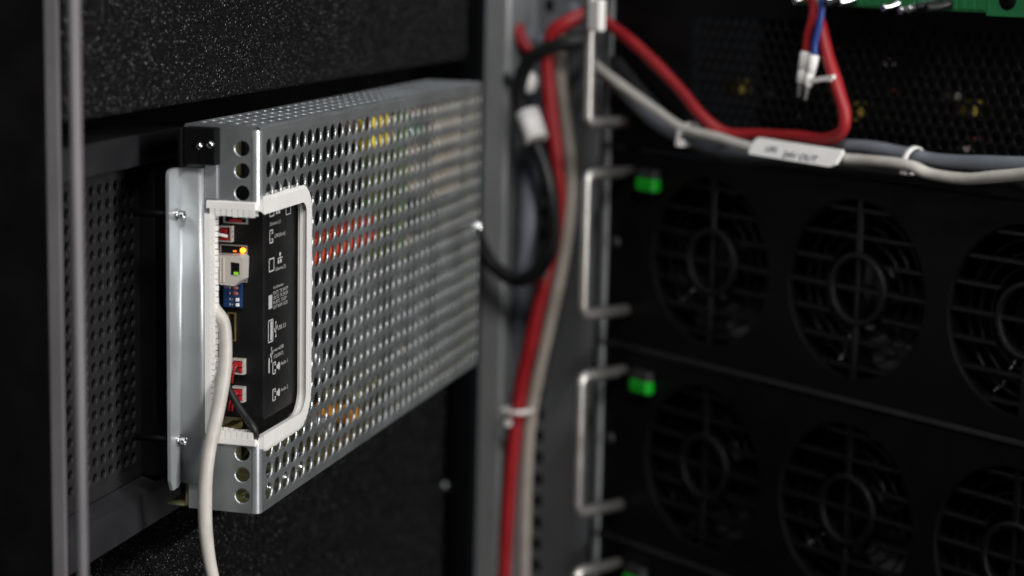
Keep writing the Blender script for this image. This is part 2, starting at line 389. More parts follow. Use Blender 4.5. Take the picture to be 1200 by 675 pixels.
# bracket: flange parallel to the door, web towards the viewer, rounded bend
brk = MB()
def sheet_profile(mb, prof, z0, z1, t, n_side=1):
    P = [Vector((x, y, 0)) for x, y in prof]; n = len(P); off = []
    for i in range(n):
        d = (P[min(i + 1, n - 1)] - P[max(i - 1, 0)]).normalized(); off.append(Vector((-d.y, d.x, 0)) * t * n_side)
    for side_ in (0, 1):
        vs = [(p + off[i] * side_) + Vector((0, 0, z)) for z in (z0, z1) for i, p in enumerate(P)]
        mb.add(vs, [(i, i + 1, n + i + 1, n + i) for i in range(n - 1)], True)
    for z in (z0, z1):
        vs = [p + Vector((0, 0, z)) for p in P] + [p + off[i] + Vector((0, 0, z)) for i, p in enumerate(P)]
        mb.add(vs, [(i, i + 1, n + i + 1, n + i) for i in range(n - 1)])
    for i in (0, n - 1):
        vs = [P[i] + Vector((0, 0, z0)), P[i] + off[i] + Vector((0, 0, z0)), P[i] + off[i] + Vector((0, 0, z1)), P[i] + Vector((0, 0, z1))]
        mb.add(vs, [(0, 1, 2, 3)])
prof = [(-3.6 , 38.5)]
for k in range(5):
    a = R(90 * k / 4); prof.append((-3.6 + 1.2 * math.sin(a) , 37.3 + 1.2 * math.cos(a)))
prof = [(-4.2, 37.4), (-3.4, 37.1), (-3.0, 36.3), (-3.0, 35.5), (-3.0, 32.0), (-3.0, 28.6), (-2.9, 27.6), (-2.4, 26.8), (-1.5, 26.3), (-0.15, 26.2)]
sheet_profile(brk, prof, 12.5, 158.5, 1.0, 1)
# flange with cut corners
fl = [(-4.2, 12.5), (-4.2, 158.5), (-8, 158.6)] + [(-11.0 - 3.2 * math.sin(R(a)), 155.2 + 3.2 * math.cos(R(a))) for a in (0, 30, 60, 90)] + [(-14.2, 16.0), (-12, 11.0), (-6, 11.2)]
brk.prism(fl, 1, 37.4, 38.9)
bracket = part('mounting_bracket', brk, M['zincb'], box)
b = MB(); b.box(-1.2, -0.1, 20.0, 26.0, 144.8, 160.2, 0.3); part('bracket_tab', b, M['zincb'], bracket)
for z in (137.4, 33.4):
    b = MB(); b.cyl((-6.5, 38.9, z), (-6.5, 34.4, z), 1.9, 16)
    for q in range(14): b.lathe((-6.5, 37.3 - q * 0.28, z), (0, -1, 0), [(1.9, 0), (2.1, .14), (1.9, .28)], 14)
    b.lathe((-6.5, 37.35, z), (0, -1, 0), [(0, 1.6), (3.0, 1.6), (3.2, 1.2), (3.2, 0)], 6)
    part('bolt', b, M['steel'], bracket)
    b = MB(); b.cyl((-6.5, 39, z), (-6.5, 58, z), 1.7, 14); b.lathe((-6.5, 39.0, z), (0, 1, 0), [(3.4, 0), (3.6, .6), (3.4, 1.2), (0, 1.2)], 20); part('stud', b, M['black'], bracket)
b = MB(); b.box(-7, -0.2, 18.6, 33.6, 160.6, 177.2, 0.5); b.box(-8, -1.5, 33.9, 36, 158.8, 177, 0.6)
blk = part('clamp_block', b, M['black'], box)
for y, z in ((25.8, 169.0), (20.6, 169.9)):
    b = MB(); b.lathe((-7, y, z), (-1, 0, 0), [(0, 1.6), (0.9, 1.5), (1.6, 0.9), (1.75, 0.0)], 18); part('screw', b, M['steel'], blk)
b = MB(); b.box(-7.2, -7.05, 25.6, 26.1, 161, 167); part('slit', b, M['black'], blk)

# ------------------------------------------------------------------ control module inside the opening
cm = thing('control_module', 'black control module with white printing, seen through the white trimmed opening', 'control module', DOOR, (70, 16, 40))
b = MB(); b.box(17.5, 74, 4.6, 30, 40.2, 150, 0.9); part('housing', b, M['module'], cm)
b = MB(); PY = 4.50
def rect(x0, z0, x1, z1, w=0.55):
    for q in ((x0, x1, z0, z0 + w), (x0, x1, z1 - w, z1), (x0, x0 + w, z0, z1), (x1 - w, x1, z0, z1)): b.box(q[0], q[1], PY - .02, PY + .06, q[2], q[3])
def bar(x0, z0, x1, z1): b.box(x0, x1, PY - .02, PY + .06, z0, z1)
def lan(x, z, s=1.0):
    bar(x + 1.5 * s, z + 2.6 * s, x + 3.0 * s, z + 3.7 * s); bar(x + 2.0 * s, z + 1.9 * s, x + 2.4 * s, z + 2.7 * s); bar(x, z + 1.6 * s, x + 4.6 * s, z + 1.95 * s)
    for q in (0.0, 3.0): bar(x + q, z, x + q + 1.5 * s, z + 1.1 * s); bar(x + q + .5, z + 1 * s, x + q + .9, z + 1.8 * s)
PT = lambda t, x, z, s, w=1.5: text_into(b, t, x, z, PY, s, w)
rect(23.5, 134.4, 29.4, 147, 0.6); bar(28.4, 134.4, 29.4, 137.6); lan(31.4, 134.9, 1.5)
rect(44.0, 132.9, 50.6, 146.0, 0.5); bar(45.9, 138.0, 48.6, 141.0); bar(46.7, 136.8, 47.7, 138.2)
PT('Ethernet (1)', 24.0, 130.3, 2.5, 1.1)
for q in ((23.5, 122.1, 24.2, 128.5), (23.5, 127.8, 27.9, 128.5), (23.5, 122.1, 27.9, 122.8), (27.1, 126.6, 27.9, 128.5), (27.1, 122.1, 27.9, 124.0), (25.9, 126.4, 27.9, 126.9), (25.9, 123.7, 27.9, 124.2)): bar(*q)
PT('GPIO(Serial)', 29.4, 124.0, 2.5, 1.1)
rect(22.8, 108.8, 29.4, 115.2, 0.65); lan(33.8, 111.4, 1.35)
PT('Ethernet (2)', 31.0, 108.3, 2.4, 1.1)
PT('SerialNumber', 28.4, 100.2, 1.9, 1.2)
for k, t in enumerate(('OUT1 TX 5VOP', 'OUT2 TX 5VOP', 'IN RTC  5VOP', 'EXT RAM 12OE')): PT(t, 28.3, 97.4 - k * 2.25, 2.35, 1.15)
bar(22.6, 91.6, 26.8, 98.0)
rect(22.0, 75.6, 28.2, 86.4, 0.6); bar(24.8, 76.6, 27.2, 85.4)
def usb(x, z, h, q=1.0):
    bar(x - .2 * q, z, x + .2 * q, z + h); bar(x - .6 * q, z - .7, x + .6 * q, z + .3); bar(x - .5 * q, z + h - .6, x + .5 * q, z + h + .3)
    bar(x - 1.6 * q, z + h * .3, x, z + h * .3 + .35); bar(x - 1.8 * q, z + h * .3, x - 1.2 * q, z + h * .6); bar(x, z + h * .5, x + 1.6 * q, z + h * .5 + .35); bar(x + 1.2 * q, z + h * .5, x + 1.8 * q, z + h * .75)
usb(31.6, 77.6, 6.6)
PT('USB 2.0', 34.0, 79.8, 2.9, 1.1)
PT('microUSB', 28.8, 70.3, 2.4, 1.3); PT('(CLIENT)', 28.8, 67.2, 2.4, 1.3)
usb(26.3, 66.6, 6.2); bar(22.5, 61.4, 23.9, 68.4)
for z0, t in ((59.6, 'Audio 1'), (46.8, 'Audio 2')):
    for q in ((27.5, 0, 28.2, 5.9), (27.5, 5.3, 31.6, 5.9), (27.5, 0, 31.6, .6), (30.9, 4.2, 31.6, 5.9), (30.9, 0, 31.6, 1.7), (29.9, 4.0, 31.6, 4.5), (29.9, 1.5, 31.6, 2.0)): bar(q[0], z0 + q[1], q[2], z0 + q[3])
    b.prism([(32.7, z0 + 2.0), (33.9, z0 + 2.0), (35.6, z0 + 1.0), (36.6, z0 + 1.2), (36.9, z0 + 2.9), (36.6, z0 + 4.4), (35.6, z0 + 4.8), (33.9, z0 + 3.8), (32.7, z0 + 3.8)], 1, PY - .02, PY + .06)
    PT(t, 38.0, z0 + 2.6, 2.5, 1.15)
for x, z in ((63.6, 90.1), (60.4, 86.6), (63.6, 86.9), (63.6, 83.5)): pass
part('printing', b, M['print_'], cm)

b = MB()
for x, z in ((63.6, 90.4), (60.6, 86.8), (63.6, 86.8), (63.6, 83.2), (60.6, 83.2)): b.lathe((x, 4.45, z), (0, -1, 0), [(1.1, 0), (0.9, .08), (0.0, .1)], 12)
part('vent_hole', b, M['black'], cm)
# ports on the face towards the viewer (x = 17.5)
X = 17.5
def frame_yz(mb, y0, y1, z0, z1, w, d0, d1):
    mb.box(d0, d1, y0, y1, z0, z0 + w); mb.box(d0, d1, y0, y1, z1 - w, z1); mb.box(d0, d1, y0, y0 + w, z0 + w, z1 - w); mb.box(d0, d1, y1 - w, y1, z0 + w, z1 - w)
b = MB(); frame_yz(b, 12.6, 24.5, 131.6, 142.5, 0.7, X - 1.2, X - .05); eth = part('ethernet_port', b, M['alu'], cm)
b = MB(); b.box(X - .35, X - .06, 13.4, 23.8, 132.4, 141.8); part('port_cavity', b, M['black'], eth)
b = MB(); b.box(X - .9, X - .4, 13.6, 15.2, 133.6, 138.2); part('latch_light', b, M['pcb'], eth)
b = MB(); b.box(X - .9, X - .4, 15.6, 21.6, 132.5, 133.6); part('contact_block', b, M['redp'], eth)
def jst(z0, h, y0, y1):
    mb = MB(); frame_yz(mb, y0, y1, z0, z0 + h, 0.7, X - 3.2, X - .05); mb.box(X - 2.8, X - 2.4, y0 - .9, y0 + .3, z0 + h * .3, z0 + h * .42); mb.box(X - 2.8, X - 2.4, y0 - .9, y0 + .3, z0 + h * .6, z0 + h * .72)
    mb.box(X - 0.8, X - 0.1, y0 + .7, y1 - .7, z0 + .7, z0 + h - .7); return part('wire_connector', mb, M['ivory'], cm)
c0 = jst(123.2, 7.4, 19.6, 26.0)
b = MB(); b.box(X - 3.8, X - .9, 21.8, 25.3, 127.0, 129.4, .4); b.box(X - 3.8, X - .9, 21.0, 25.3, 123.9, 126.2, .4); part('plug', b, M['redp'], c0)
b = MB(); b.tube([(X - 3.6, 21.6, 126.0), (X - 6, 23.5, 126.8), (X - 7, 28, 127.6)], 0.8, 10); part('lead', b, M['white'], c0)
for z0 in (61.6, 48.4):
    c1 = jst(z0, 7.2, 13.6, 19.8)
    b = MB(); b.box(X - 3.8, X - .9, 14.6, 18.9, z0 + 3.4, z0 + 6.1, .4); b.box(X - 3.9, X - .9, 14.4, 16.2, z0 + 0.9, z0 + 3.0, .4); part('plug', b, M['redp'], c1)
    for q in (0, 1.6):
        b = MB(); b.tube([(X - 3.5, 16.4 + q * .8, z0 + 5), (X - 5.5, 17 + q, z0 + 3.4), (X - 5.5, 18.2 + q, z0 - .5), (X - 3.5, 19.4 + q, z0 - 4)], 0.62, 10); part('lead', b, M['red'], c1)
b = MB(); b.lathe((X - .1, 15.0, 119.4), (-1, 0, 0), [(1.25, 0), (1.25, 1.0), (0.9, 1.7), (0, 1.9)], 16); part('indicator_lamp', b, M['led'], cm, 'glowing amber lamp')
b = MB(); b.box(X - 1.0, X - .1, 18.2, 19.8, 118.4, 119.2, .2); part('indicator_lamp', b, M['leds'], cm, 'dim orange lamp')
b = MB(); frame_yz(b, 12.9, 26.5, 104.5, 121.8, 0.6, X - .8, X - .05); part('ethernet_port', b, M['alu'], cm)
# blue switch block
b = MB(); b.box(X - 2.2, X - .05, 15.0, 24.2, 92.6, 104.4, .25); dp = part('dip_switch', b, M['dip'], cm)
for k, z in enumerate((102.0, 99.4, 96.6, 94.2)):
    b = MB()
    if k < 2:
        b.lathe((X - 2.2, 18.2, z), (-1, 0, 0), [(1.0, 0), (0.9, .35), (0, .4)], 14)
        for q in range(len(b.v)): b.v[q].y = 18.2 + (b.v[q].y - 18.2) * 1.6
        part('slider', b, M['redbrown'], dp)
    else:
        b.box(X - 3.2, X - 2.2, 16.0, 17.6, z - .75, z + .75, .2); part('slider', b, M['white'], dp)
b = MB()
for z in (102, 99.4, 96.6, 94.2): b.box(X - 2.26, X - 2.18, 20.4, 20.9, z - .5, z + .5)
def text_yz(mb, body, y, z, x, size):
    t = MB(); text_into(t, body, 0, 0, 0, size, 1.2); mb.add([(x, y - v.x, z + v.z) for v in t.v], t.f)
for k in range(4): text_yz(b, str(k + 1), 20.0, (101.4, 98.8, 96, 93.6)[k], X - 2.26, 1.5)
text_yz(b, 'ON', 23.4, 101.6, X - 2.26, 1.5)
part('printing', b, M['print_'], dp)
b = MB(); frame_yz(b, 18.6, 22.6, 76.6, 90.0, .5, X - 1.0, X - .05); part('usb_port', b, M['gold'], cm)

# plug and cables in the opening
nc = thing('network_cable', 'thick pale grey cable hanging from the white trimmed opening of the silver box', 'cable', DOOR, (5, 24, -60))
b = MB()
b.prism([(12.4, 107.0), (12.0, 116.8), (13.4, 118.0), (26.4, 117.6), (27.0, 104.4), (16, 103.9)], 0, 9.0, 17.2)
pl = part('plug', b, M['ivory'], nc)
b = MB(); b.prism([(13.4, 109.2), (13.4, 114.6), (17.6, 115.0), (17.6, 109.0)], 0, 8.9, 9.02); part('window', b, M['black'], pl)
b = MB(); b.prism([(13.9, 109.2), (13.9, 110.6), (16.0, 110.6), (16.0, 109.2)], 0, 8.4, 8.88); part('port_light', b, M['ledg'], pl)
b = MB()
for k in range(4): b.box(8.4 - k * .3, 9.2, 20.8 + k * 1.4, 21.6 + k * 1.4, 105.4, 117.0, .25)
part('strain_relief', b, M['ivory'], pl)
path = [(12, 25.4, 110), (9, 27.6, 107), (6, 27.4, 101), (5, 24.6, 94), (4.0, 19.2, 87.6), (3.0, 17.7, 77.2), (1.0, 17.3, 66.9), (-2.0, 18.0, 55.5), (-5.0, 19.2, 44.1), (-8.0, 20.5, 33.6), (-11.0, 21.1, 22.2), (-12.0, 21.6, 10.5), (-12.0, 21.6, -2.4), (-11.0, 20.8, -15.9), (-9.0, 19.4, -28.6), (-6.0, 16.5, -45.6)]
b = MB(); b.tube(path, 3.1, 18, 8, rfun=lambda t: 1.0 - 0.05 * math.cos(t * 20)); part('sheath', b, M['cablew'], nc)
b = MB(); b.tube([(13.0, 23.0, 60.9), (9.0, 18.8, 56.0), (6.0, 13.8, 50.2), (3.0, 7.9, 44.5), (0.0, 2.5, 39.6), (6, 4.5, 30), (14, 12, 22), (40, 20, 20)], 1.75, 14)
solo('signal_cable', b, M['blk'], 'thin black round cable running diagonally to the lower corner of the white trimmed opening', 'cable', DOOR, (5, 10, 40))

# ------------------------------------------------------------------ components seen through the perforation
pb = thing('circuit_board', 'dark circuit board with bright components inside the perforated silver box', 'circuit board', DOOR, (200, 33, 5))
b = MB(); b.box(66, 352, 34, 35.6, 6, 172); part('board', b, M['matte'], pb)
b = MB(); b.box(88, 186, 6.5, 22, 99.5, 115.5, .6); part('relay', b, M['relay'], pb)
b = MB(); b.box(168, 194, 3.5, 12, 151, 172.5, 1.2); part('transformer', b, M['yellow'], pb)
b = MB(); b.box(238, 241, 8, 36, 84, 168); part('riser_board', b, M['pcbedge'], pb)
b = MB(); b.box(243, 272, 8, 30, 153, 163, .6); part('terminal_strip', b, M['grn'], pb)
for x in (250, 262):
    b = MB(); b.lathe((x, 8, 157), (0, -1, 0), [(3, 0), (2.6, .8), (0, 1)], 14); part('terminal_screw', b, M['steel'], pb)
b = MB(); b.box(300, 356, 9, 34, 112, 166, 2); part('capacitor_bank', b, M['tan'], pb)
b = MB(); b.box(205, 232, 12, 33, 152, 166, 1); part('coil', b, M['tan'], pb)
b = MB(); b.box(240, 262, 10, 32, 86, 98, 1); part('capacitor', b, M['tan'], pb)
b = MB()
for k in range(9): b.box(225 + k * 14, 227 + k * 14, 8, 34, 14, 82)
b.box(222, 345, 30, 34, 12, 84); part('heat_sink', b, M['alu'], pb)
for x, z, m_ in ((168, 9, 'orange'), (180, 16, 'chromate'), (205, 20, 'chromate'), (240, 30, 'tan'), (120, 44, 'alu'), (108, 52, 'alu'), (128, 12, 'alu')):
    b = MB(); b.lathe((x, 34, z), (0, -1, 0), [(5.2, 0), (5.2, 22), (4.6, 23.4), (0, 23.4)], 20); part('capacitor', b, M[m_], pb)
for x in (25, 44, 64, 86): 
    b = MB(); b.lathe((x, 14, 0.5), (0, 0, 1), [(5, 0), (5, 1.5), (3, 2.5), (2.6, 7), (0, 7.4)], 16); part('standoff', b, M['steel'], pb)
b = MB(); b.box(20, 34, 22, 27, 32, 35, .5); part('fuse_holder', b, M['gold'], pb)

# ------------------------------------------------------------------ rack
rk = thing('equipment_rack', 'grey rack upright with a paler front edge, right of the silver box', 'rack', RACK, (-290, 20, -260))
b = MB(); b.box(-333, -308, -22, -18, -300, 330, 1.2); part('front_edge', b, M['post'], rk)
b = MB(); b.box(-332.6, -330.6, -17.8, 60, -300, 330); part('outer_side', b, M['black'], rk)
b = MB(); b.box(-310, -243, 6, 8, -300, 330); b.box(-311.5, -309.5, -17.7, 8.2, -300, 330)
for k in range(-16, 19):
    pass
part('upright', b, M['upr'], rk)
for x in (-297,):
    b = MB()
    for k in range(-19, 22): b.box(x - 4, x + 4, 5.6, 5.95, k * 15.9 - 4, k * 15.9 + 4)
    part('hole_row', b, M['black'], rk)
b = MB(); b.cyl((-308, -20, 173), (-274, -30, 172.5), 4.0, 16); sd = part('cable_stud', b, M['bluegrey'], rk)
b = MB(); b.lathe((-274, -30, 172.5), (1, -.3, 0), [(0, -3), (7.0, -2.6), (7.6, 0), (7.0, 2.6), (0, 4)], 20); part('cap', b, M['white'], sd)
b = MB(); b.box(-242.5, -227.5, 30, 32, -300, 330); part('inner_side', b, M['black'], rk)
b = MB(); b.box(-228, 300, 140, 150, -300, 330); part('rear_panel', b, M['black'], rk)
b = MB(); b.box(-226, 290, 12, 60, 240, 243); part('shelf_rail', b, M['black'], rk)

# fan modules (three 3U modules, the lowest only just in view)
MODLAB = ['black three-fan module just below the cable bundle, its green latch topmost', 'black three-fan module below the long seam, in the lower right', 'black fan module at the bottom edge with only its handle and latch showing']
fm = thing('fan_module', MODLAB[0], 'fan module', RACK, (0, 10, 0), 'fan modules stacked in the rack')
FX = [-126, -4, 118]
b = MB()
P_ = lambda u, v, d: (u, d, v)
b.holed(P_, FX, [68], 122, 122, 53, 3, seg=64, chamfer=0.3)
plate(b, P_, -222, -187, 1, 132, 3); plate(b, P_, 179, 262, 1, 132, 3); plate(b, P_, -187, 179, 1, 7, 3); plate(b, P_, -187, 179, 129, 132, 3)
part('front_panel', b, M['black'], fm)
b = MB(); b.box(-222, 262, -1.6, -0.1, 0.8, 3.4, .3); part('lower_lip', b, M['char'], fm)
def fan_meshes():
    g = MB()
    for k in range(-3, 4):
        z = k * 15.5; h = math.sqrt(max(0, 53.6 ** 2 - z * z))
        if k == 0: continue
        if abs(z) < 20: 
            for s_ in (-1, 1): g.box(s_ * 19.5, s_ * h, 2.4, 8.0, z - 1.3, z + 1.3, .6)
        else: g.box(-h, h, 2.4, 8.0, z - 1.3, z + 1.3, .6)
    for s_ in (-1, 1): g.box(s_ * 20.5, s_ * 53.4, 2.2, 8.2, -1.3, 1.3, .6)
    for s_ in (-1, 1): g.box(-2, 2, 1.8, 8.4, s_ * 20.5, s_ * 53.4, .7)
    g.lathe((0, 1.6, 0), (0, 1, 0), [(18.2, 0), (21.6, 0), (22.0, .5), (22.0, 7), (18.0, 7), (18.0, .4), (18.2, 0)], 48)
    for rr in (29, 36.5, 44):
        g.lathe((0, 8.6, 0), (0, 1, 0), [(rr - .8, 0), (rr, -.7), (rr + .8, 0), (rr, .7), (rr - .8, 0)], 56)
    g.box(-19, 19, 2.4, 7.4, -1.3, 1.3, .5); g.box(-1.3, 1.3, 2.3, 7.5, -19, 19, .5)
    bl = MB()
    for k in range(9):
        a0 = 2 * math.pi * k / 9; vs = []; n_ = 8
        for i in range(n_ + 1):
            r = 19 + 32 * i / n_; sw = 0.35 * i / n_
            for e, yy in ((-.27, 14.0), (.27, 26.0)):
                a = a0 + e + sw; vs.append((r * math.cos(a), yy, r * math.sin(a)))
        bl.add(vs, [(2 * i, 2 * i + 1, 2 * i + 3, 2 * i + 2) for i in range(n_)], True)
    h = MB(); h.lathe((0, 12.5, 0), (0, 1, 0), [(0, 0), (15, 0), (18.5, 1.2), (19.5, 3), (19.5, 18)], 40)
    dct = MB(); dct.lathe((0, 3, 0), (0, 1, 0), [(53.4, 0), (53.6, 30), (56, 30), (56, 0)], 56)
    dct.box(-56, 56, 31, 32, -56, 56)
    ml = MB(); ml.tube([(-10 - 3.4 * k + 1.2 * (k % 2), 10.5 + 1.2 * (k % 3), -14 - 4.2 * k) for k in range(9)], 0.7, 8, 4)  # bright wire with beads, added only to give glints behind the guard
    pass
    for q in (2, 4, 5): ml.lathe((-10 - 3.4 * q + 1.2 * (q % 2), 10.5 + 1.2 * (q % 3), -14 - 4.2 * q), (0, -1, 0), [(0, -1.1), (.8, -.8), (1.1, 0), (.8, .8), (0, 1.1)], 12)
    return g, bl, h, dct, ml
fmesh = None
for x in FX:
    hub = bpy.data.objects.new('fan', None); COL.objects.link(hub); hub.parent = fm; hub.empty_display_size = .02
    hub.location = (Vector((x, 0, 68)) - Vector((0, 10, 0))) * .001; ORG[hub.name] = Vector((0, 0, 0))
    if fmesh is None:
        fmesh = []
        for nm, mb, m_ in zip(('guard', 'blades', 'hub', 'duct', 'motor_lead'), fan_meshes(), ('guard', 'fanb', 'fanb', 'black', 'steel')):
            o = part(nm, mb, M[m_], hub); fmesh.append((nm, o.data))
    else:
        for nm, me in fmesh:
            o = bpy.data.objects.new(nm, me); COL.objects.link(o); o.parent = hub
b = MB(); hz0, hz1 = 26, 118
hx = -202
pts = [(hx, 0, hz0 - 0)]
for k in range(7): a = R(90 * k / 6); pts.append((hx, -32 - 6 * math.sin(a), hz0 + 6 - 6 * math.cos(a)))
for k in range(7): a = R(90 * k / 6); pts.append((hx, -32 - 6 * math.cos(a), hz1 - 6 + 6 * math.sin(a)))
pts.append((hx, 0, hz1))
b.tube(pts, 3.9, 18, 1)
part('handle', b, M['satin'], fm)
b = MB(); b.box(-227, -222.2, -3, 3, 1, 132, .8); part('ear', b, M['upr'], fm)
b = MB(); b.box(-188, -172, -7, -0.2, 107, 122, 1.2); lt = part('latch', b, M['char'], fm)
b = MB(); b.box(-188.5, -171.5, -8, -0.5, 107.5, 116.0, 1.2); part('latch_tab', b, M['tab'], lt, 'bright green latch tab')
b = MB(); b.lathe((-212, -2.2, 70), (0, -1, 0), [(4.0, 0), (3.6, 1.4), (0, 2.2)], 16); part('screw', b, M['char'], fm)
for k in (1, 2):
    c = copy_tree(fm, None, Vector((0, 0, -0.133 * k))); c['label'] = MODLAB[k]

turn = random.Random(11)
for o in bpy.data.objects:
    if o.name.split('.')[0] in ('blades', 'motor_lead'):
        o.rotation_euler.y = turn.uniform(0, 6.28) if o.name.startswith('blades') else turn.uniform(-0.35, 0.35)

# shelf with honeycomb perforation above the modules
sh = thing('control_shelf', 'black shelf unit with a honeycomb perforated front, above the fan modules', 'shelf unit', RACK, (0, 10, 134))
b = MB(); b.box(-222, 262, -0.5, 3, 134, 147); b.box(-222, 262, -0.5, 3, 222, 262); b.box(-222, -150, -0.5, 3, 147.1, 221.9); 
part('front_frame', b, M['black'], sh)
b = MB()
pz = 6.7; px = 7.75
rows = [151.2 + pz * k for k in range(11)]
for j, v in enumerate(rows):
    uu = [-142 + px * (i + 0.5 * (j % 2)) for i in range(44)]
    b.holed(lambda u, w, d: (u, 0.4 + d, w), uu, [v], px, pz, 3.15, 1.2, seg=12, chamfer=0.25)
part('honeycomb_panel', b, M['black'], sh)
b = MB(); b.box(-145, 240, 60, 61.5, 146, 224); bd = part('circuit_board', b, M['blackp'], sh)
rng = random.Random(3)
for k in range(26):
    x = rng.uniform(-140, 130); z = rng.uniform(148, 205); s_ = rng.uniform(1.0, 3.2); m_ = rng.choice(['dullalu', 'blackp', 'dullalu', 'blackp', 'dark_red'])
    mb = MB(); mb.box(x - s_, x + s_, 60 - rng.uniform(3, 14), 59.9, z - s_ * .7, z + s_ * .7, .4); part('component', mb, M[m_], bd)
for u, y_, z in ((-61.9, 50.0, 166.4), (-161.8, 50.0, 174.0), (26.8, 52.0, 173.9)):
    mb = MB(); mb.box(u - 7, u + 7, y_, 59.9, z - 5.5, z + 5.5, .6); part('component', mb, M['dully'], bd, 'dull yellow component behind the honeycomb')
# upper handle (belongs to the shelf)
b = MB(); b.tube([(hx, 0, 151), (hx, -30, 151), (hx, -37, 154), (hx, -38, 162), (hx, -38, 240), (hx, -34, 248), (hx, 0, 249)], 3.9, 18, 6); part('handle', b, M['satin'], sh)
b = MB(); b.box(-227, -222.2, -3, 3, 134, 262, .8); part('ear', b, M['upr'], sh)

# green terminal block at the top
tb = thing('terminal_block', 'green screw terminal block at the top right corner', 'terminal block', RACK, (40, -10, 222))
b = MB(); b.box(-40, 96, -20, 10, 231.6, 252, .5)
for k in range(22): b.box(-38 + k * 6.1, -33.6 + k * 6.1, -20.6, -19.9, 233, 238.5, .2)
part('body', b, M['grn'], tb)
b = MB(); b.prism([(96.8, 230.2), (124, 230.2), (124, 257), (97, 257)], 1, -21, 8); em = part('end_mount', b, M['grn'], tb)
b = MB(); b.lathe((110, -21.1, 239), (0, -1, 0), [(5.6, -.4), (5.6, .1), (0, .12)], 24); part('screw_hole', b, M['black'], em)
for x, z in ((-28, 231), (-10, 231), (-4, 230.2), (6, 231), (38, 229), (56, 229), (50, 228), (62, 230)):
    b = MB(); b.tube([(x, -21, z + 6), (x - 2, -26, z + 4), (x - 4, -31, z + 3)], 2.1, 12, 4); part('ferrule', b, M['steel'], tb)
for x in (0, 66, 73):
    b = MB(); b.tube([(x, -21, 236), (x - 3, -27, 234), (x - 7, -33, 233)], 2.3, 12, 4); part('sleeve', b, M['blackp'], tb)

# ------------------------------------------------------------------ cables in the rack
def cable(name, pts, r, m, label, fr=RACK, sub=8):
    pts = [tuple(c + random.uniform(-.5, .5) for c in p) for p in pts]
    b = MB(); b.tube(pts, r, 16, sub, rfun=lambda t: 1 + .03 * math.sin(t * 31 + r) + .02 * math.sin(t * 77)); return solo(name, b, M[m], label, 'cable', fr, pts[len(pts) // 2])
# horizontal bundle across the shelf front
cable('data_cable', [(-230.9, -14.0, 189.4), (-209.4, -16.0, 180.7), (-181.2, -20.0, 171.7), (-152.2, -24.0, 162.0), (-125.2, -27.0, 153.1), (-94.0, -28.0, 150.5), (-60.4, -29.0, 146.9), (-25.9, -29.0, 146.5), (7.1, -29.0, 146.6), (35.4, -29.0, 147.8), (55.6, -27.0, 148.2), (67.7, -24.0, 144.6), (90.2, -23.0, 143.6), (112.5, -23.0, 147.2), (136.7, -23.0, 151.3)], 3.2, 'cablew', 'pale grey cable in the horizontal bundle, carrying the white tag')
cable('power_cable', [(-231.3, -6.0, 182.6), (-203.0, -8.0, 171.0), (-171.3, -10.0, 154.7), (-138.8, -14.0, 146.7), (-98.6, -16.0, 142.9), (-62.5, -16.0, 144.1), (-20.7, -17.0, 150.4), (12.7, -18.0, 153.4), (43.1, -17.0, 152.7), (66.4, -16.0, 151.1), (95.4, -16.0, 151.9), (131.1, -16.0, 155.3)], 4.1, 'bluegrey', 'blue grey cable running behind the pale one in the horizontal bundle')
cable('power_cable', [(-216.9, -4.0, 190.0), (-186.7, -4.0, 168.7), (-147.4, -6.0, 146.8), (-106.5, -8.0, 137.7), (-63.0, -8.0, 138.6), (-15.2, -8.0, 141.1), (42.2, -8.0, 142.2), (125.7, -8.0, 145.5)], 5.0, 'blk', 'black cable lying underneath the horizontal bundle')
cable('red_power_cable', [(-241.8, -6.0, 223.4), (-214.4, -10.0, 212.3), (-185.3, -14.0, 201.6), (-156.2, -18.0, 188.2), (-131.7, -22.0, 175.0), (-108.5, -26.0, 161.2), (-93.0, -22.0, 153.0), (-68.2, -18.0, 153.9), (-38.4, -20.0, 154.9), (-11.2, -24.0, 155.9), (4.9, -27.0, 162.2), (8.3, -28.0, 173.1), (0.9, -28.0, 187.8), (-8.2, -27.0, 204.1), (-16.3, -25.0, 220.5), (-24.6, -22.0, 233.6), (-30.4, -20.0, 244.1)], 3.7, 'red', 'red cable that loops below the green terminal block')
# thin wires with ferrules
def wire(name, pts, tail, m, label):
    t = thing(name, label, 'wire', RACK, pts[0])
    b = MB(); b.tube(pts, 2.1, 12); part('insulation', b, M[m], t)
    a, c = Vector(pts[-1]), Vector(tail); d = (c - a).normalized()
    b = MB(); b.lathe(a, d, [(0, -1), (2.2, -1), (3.0, 0), (3.0, 9), (2.5, 9.6)], 16); part('ferrule_collar', b, M['white'], t)
    b = MB(); b.lathe(a + d * 10, d, [(0, -1), (2.6, -.5), (2.6, 7), (1.9, 7.6), (0, 7.6)], 16); part('ferrule_sleeve', b, M['white'], t)
    b = MB(); b.lathe(a + d * 17.4, d, [(1.4, 0), (1.2, 8), (0, 8.2)], 12); part('ferrule_tip', b, M['alu'], t)
wire('red_wire', [(-19.5, -27.0, 238.5), (-20.0, -29.0, 224.2), (-21.8, -30.0, 214.5), (-22.5, -30.0, 204.8)], (-26.8, -30.0, 177.8), 'red', 'thin red wire ending in a white ferrule, left of the blue one')
wire('blue_wire', [(-11.1, -29.0, 238.8), (-11.5, -31.0, 223.1), (-13.7, -32.0, 211.0), (-13.9, -32.0, 203.3)], (-19.6, -32.0, 177.4), 'blue', 'thin blue wire ending in a white ferrule')
